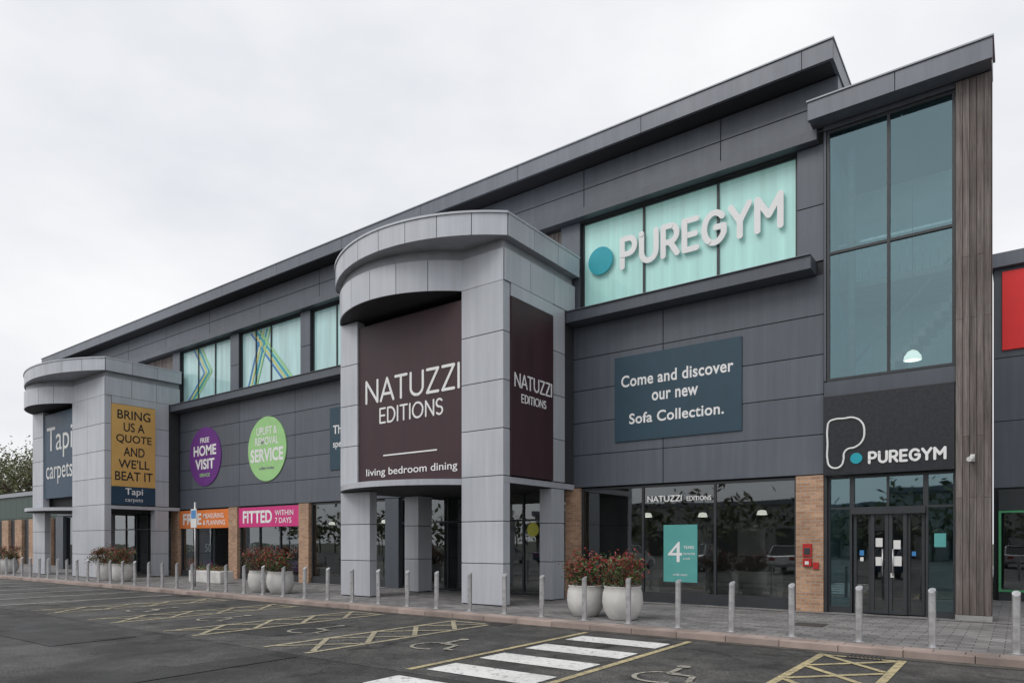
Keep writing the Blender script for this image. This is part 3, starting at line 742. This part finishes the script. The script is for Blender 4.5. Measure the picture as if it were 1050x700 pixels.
# ------------------------------------------------------------ bollards
bm=MB(); n=18; r=.055; H=.94
for z in(0,1):
    for i in range(n):
        a=2*math.pi*i/n; x=r*math.cos(a); y=r*math.sin(a)
        bm.v.append((x,y,0 if z==0 else H-.045+y*.7))
for i in range(n):
    i2=(i+1)%n; bm.f.append((i,i2,n+i2,n+i)); bm.m.append(bm.mi('steel')); bm.sm.append(True)
b0=len(bm.v); bm.v+=[bm.v[n+i] for i in range(n)]
bm.f.append(tuple(b0+i for i in range(n))); bm.m.append(0); bm.sm.append(False)
bm.lathe([(.1,.0),(.1,.008),(.056,.012)],0,0,0,'steel',18,False)
first=bm.build('steel_bollard'); first.location=(-.05,12.62,0)
for k in list(range(1,44))+[-1,-2,-3]:
    o=bpy.data.objects.new('steel_bollard',first.data); COL.objects.link(o)
    o.location=(-.05-1.06*k+random.uniform(-.02,.02),12.62,0); o.rotation_euler=(random.uniform(-.014,.014),random.uniform(-.018,.018),random.uniform(-.4,.4))

# ------------------------------------------------------------ planters
def planter(x,y,sc=1.0,fol=1.0):
    r_=root('planter_with_shrub',(x,y,0)); b=MB()
    b.lathe([(0,0),(.26*sc,0),(.30*sc,.03),(.40*sc,.2*sc),(.435*sc,.38*sc),(.42*sc,.58*sc),(.385*sc,.68*sc),(.40*sc,.70*sc),(.405*sc,.715*sc),(.37*sc,.72*sc),(.36*sc,.64*sc),(0,.64*sc)],x,y,0,'planter',40)
    b.build('bowl_pot',r_)
    b=MB(); b.lathe([(.0,.655*sc),(.355*sc,.65*sc)],x,y,0,'soil',24)
    stems=[]
    for i in range(24):
        a=random.random()*6.28; rr=random.uniform(.1,.58)*sc; h=random.uniform(.22,.82)*fol*(1-.35*rr)
        tip=Vector((x+rr*math.cos(a),y+rr*math.sin(a),.68*sc+h)); stems.append(tip)
        b.tube((x+rr*.3*math.cos(a),y+rr*.3*math.sin(a),.64*sc),tip,.009,.004,'bark',5)
    for tip in stems:
        cr=random.uniform(.08,.18)*sc
        for i in range(70):
            p=tip+Vector((random.gauss(0,cr*.62),random.gauss(0,cr*.62),random.gauss(-.05,cr*.62)))
            up=(p.z-(.68*sc))/(.6*fol); k=random.random()
            m_='leafR' if k<.16+.34*up else ('leafG' if k<.88 else 'leafD')
            b.leaf(p,.075,m_)
    for i in range(350):
        a=random.random()*6.28; rr=.42*sc*math.sqrt(random.random()); b.leaf((x+rr*math.cos(a),y+rr*math.sin(a),.68*sc+random.uniform(0,.3)*fol),.07,random.choice(['leafG','leafG','leafD','leafR']))
    b.build('shrub',r_)
for (x,y,s) in ((-6.85,13.2,1.0),(-7.85,13.35,.97),(-20.4,13.4,1),(-19.2,13.3,1),(-31.9,13.4,1.05),(-30.5,13.4,1.05),(-43.6,13.4,1.05)): planter(x,y,s)
r_=root('trough_planter',(-26.6,15.2,0)); b=MB(); b.box(-27.9,-25.5,14.9,15.5,0,.5,'planter'); b.build('trough',r_,bevel=.04); b=MB()
for i in range(500): b.leaf((random.uniform(-27.8,-25.6),random.uniform(14.95,15.45),.5+abs(random.gauss(0,.1))),.08,random.choice(['leafG','leafG','leafR']))
b.build('low_plants',r_)
r_=root('parking_sign',(-24.8,13.5,0)); b=MB(); b.tube((-24.8,13.5,0),(-24.8,13.5,3.15),.035,.035,'steel',12); b.box(-25.0,-24.6,13.44,13.46,2.2,2.9,'cream'); b.box(-24.96,-24.64,13.43,13.44,2.55,2.85,'blue'); b.build('post_and_plate',r_)

b=MB()
for i in range(34): b.box(-40+i*1.2,-38.82+i*1.2,16.98,17.12,-.01,.004,'iron')
b.build('drain_channel')

# ------------------------------------------------------------ parked cars across the car park
def car(x,y,paint,suv=0):
    r_=root('parked_car',(x,y,ZR)); b=MB(); z=ZR; w=.88; h=.12*suv
    body=[(-2.1,.35),(-2.12,.62),(-1.95,.80),(-1.0,.95),(1.75,1.0),(2.08,.9),(2.12,.5),(2.0,.3),(-2.0,.28)]
    cab=[(-1.05,.95),(-.35,1.42+h),(.2,1.47+h),(1.2,1.42+h),(1.85,.98)]
    def loft(prof,w0,w1,k,zsplit=None):
        n=len(prof)
        def ww(p): return w0 if (zsplit is None or p[1]<zsplit) else w1
        Lf=[(x-ww(p),y+p[0],z+p[1]) for p in prof]; Rt=[(x+ww(p),y+p[0],z+p[1]) for p in prof]
        b.face(Lf,k); b.face(Rt[::-1],k)
        for i in range(n):
            j=(i+1)%n; b.face([Lf[i],Rt[i],Rt[j],Lf[j]],k)
    loft(body,w,w,paint)
    loft(cab,w-.05,w-.22,'carglass',1.1)
    b.box(x-w+.2,x+w-.2,y-.36,y+1.2,z+1.45+h,z+1.49+h,paint)
    for sx in(-1,1):
        for (ya,yb) in((-1.0,-.35),(.35,.38),(1.83,1.2)):
            b.tube((x+sx*(w-.05),y+ya,z+.97),(x+sx*(w-.2),y+yb,z+1.44+h),.035,.035,paint,6)
        for yy in(-1.35,1.3):
            b.tube((x+sx*(w-.2),y+yy,z+.32),(x+sx*(w+.01),y+yy,z+.32),.32,.32,'tyre',24); b.tube((x+sx*(w+.0),y+yy,z+.32),(x+sx*(w+.02),y+yy,z+.32),.2,.19,'alloy',20)
        b.box(x+sx*.55-.16,x+sx*.55+.16,y+2.1,y+2.14,z+.68,z+.85,'tail'); b.box(x+sx*.55-.18,x+sx*.55+.18,y-2.13,y-2.08,z+.58,z+.72,'cream')
        b.box(x+sx*(w+.02),x+sx*(w+.18),y-.75,y-.62,z+.95,z+1.08,paint)
    b.box(x-.26,x+.26,y+2.12,y+2.15,z+.42,z+.53,'cream')
    b.build('body_glass_and_wheels',r_,bevel=.02)
for x,k,s in ((-32,'carA',0),(-26.5,'carB',1),(-21,'carC',0),(-16,'carA',1),(-10.6,'carC',1),(-5.3,'carB',0),(0,'carA',0),(5.2,'carC',1),(10.5,'carB',0),(14,'carA',1),(19,'carC',0)): car(x,-6+random.uniform(-.3,.3),k,s)

# ------------------------------------------------------------ trees
def tree(name,x,y,h,seed,nl=2600,ls=.35,z0=0):
    random.seed(seed); r_=root(name,(x,y,z0)); b=MB()
    b.tube((x,y,z0),(x+.1,y,z0+h*.45),h*.03,h*.018,'bark',10)
    tips=[]
    for i in range(14):
        a=i*2.4+random.random(); st=Vector((x+.08,y,z0+h*random.uniform(.28,.5))); L_=h*random.uniform(.22,.42)
        up=random.uniform(.5,1.6); d=Vector((math.cos(a),math.sin(a),up)).normalized(); tip=st+d*L_*1.1
        b.tube(st,tip,h*.011,h*.004,'bark',6); tips.append(tip)
        for j in range(3):
            t2=tip+Vector((random.gauss(0,1),random.gauss(0,1),random.uniform(-.2,1))).normalized()*h*.12
            b.tube(st.lerp(tip,.7),t2,h*.005,h*.002,'bark',5); tips.append(t2)
    b.build('trunk_and_limbs',r_); b=MB()
    for i in range(nl):
        t=random.choice(tips); q=h*.065
        p=t+Vector((random.gauss(0,q),random.gauss(0,q),random.gauss(0,q*.8)))
        b.leaf(p,ls,'treeA' if random.random()<.3+.5*(p.z-z0)/h else 'treeB')
    b.build('crown',r_)
tree('deciduous_tree',-84,27,12.2,1); tree('deciduous_tree',-92,30,13.5,2); tree('deciduous_tree',-101,31,14,3); tree('deciduous_tree',-78,34,11,5)
random.seed(11)
b=MB()
for i in range(60):
    x=-110+i*3+random.uniform(-1,1); y=-42+random.uniform(-3,3); h=random.uniform(3.5,8.5)
    b.tube((x,y,ZR),(x,y,h*.6),.15,.08,'bark',6)
    for j in range(90):
        b.leaf((x+random.gauss(0,1.5),y+random.gauss(0,1.2),h*.62+random.gauss(0,h*.16)),1.0,random.choice(['treeA','treeB','treeB']))
b.build('distant_tree_row')
r_=root('distant_retail_unit',(-20,-58,0)); b=MB(); b.box(-60,20,-66,-52,ZR,6.2,'concrete'); b.box(-60.3,20.3,-66.3,-51.7,6.2,6.8,'fascia')
for i in range(9): b.box(-58+i*8.5,-52+i*8.5,-52.0,-51.9,0,3.2,'frame')
b.build('walls',r_)

# ------------------------------------------------------------ sky, sun, camera
w=bpy.data.worlds.new('World'); scene.world=w; w.use_nodes=True; nt=w.node_tree; nt.nodes.clear()
out=N(nt,'ShaderNodeOutputWorld'); bg=N(nt,'ShaderNodeBackground'); bg.inputs[1].default_value=.145
sky=N(nt,'ShaderNodeTexSky'); sky.sky_type='NISHITA'; sky.sun_disc=False
EL,ROT=48,200
sky.sun_elevation=math.radians(EL); sky.sun_rotation=math.radians(ROT); sky.air_density=1.5; sky.dust_density=3
tc=N(nt,'ShaderNodeTexCoord'); mp=N(nt,'ShaderNodeMapping'); mp.inputs['Scale'].default_value=(1,1,2.2); L(nt,tc.outputs['Generated'],mp.inputs[0])
cl=ramp(nt,noise(nt,mp.outputs[0],2.1,5,.52),.34,.64,(.78,.80,.845),(.985,.985,.995))
sc=N(nt,'ShaderNodeVectorMath',operation='SCALE'); sc.inputs['Scale'].default_value=7.0; L(nt,cl,sc.inputs[0])
c=mixc(nt,.96,sky.outputs[0],sc.outputs[0]); L(nt,c,bg.inputs[0]); L(nt,bg.outputs[0],out.inputs[0])
ld=bpy.data.lights.new('sun','SUN'); ld.energy=1.15; ld.angle=math.radians(28); ld.color=(1,.97,.93)
lo=bpy.data.objects.new('sun',ld); COL.objects.link(lo); lo.location=(-10,-20,40)
az=math.radians(ROT); d=Vector((math.sin(az)*math.cos(math.radians(EL)),math.cos(az)*math.cos(math.radians(EL)),math.sin(math.radians(EL))))
lo.rotation_euler=d.to_track_quat('Z','Y').to_euler()

cd=bpy.data.cameras.new('camera'); cam=bpy.data.objects.new('camera',cd); COL.objects.link(cam)
cam.location=(0,0,1.65); cam.rotation_euler=(math.radians(90),0,math.radians(36.6))
cd.sensor_width=36; cd.lens=24.07; cd.shift_y=.196; cd.clip_end=2000; cd.clip_start=.1
scene.camera=cam
scene.view_settings.view_transform='Standard'; scene.view_settings.look='None'; scene.view_settings.exposure=0
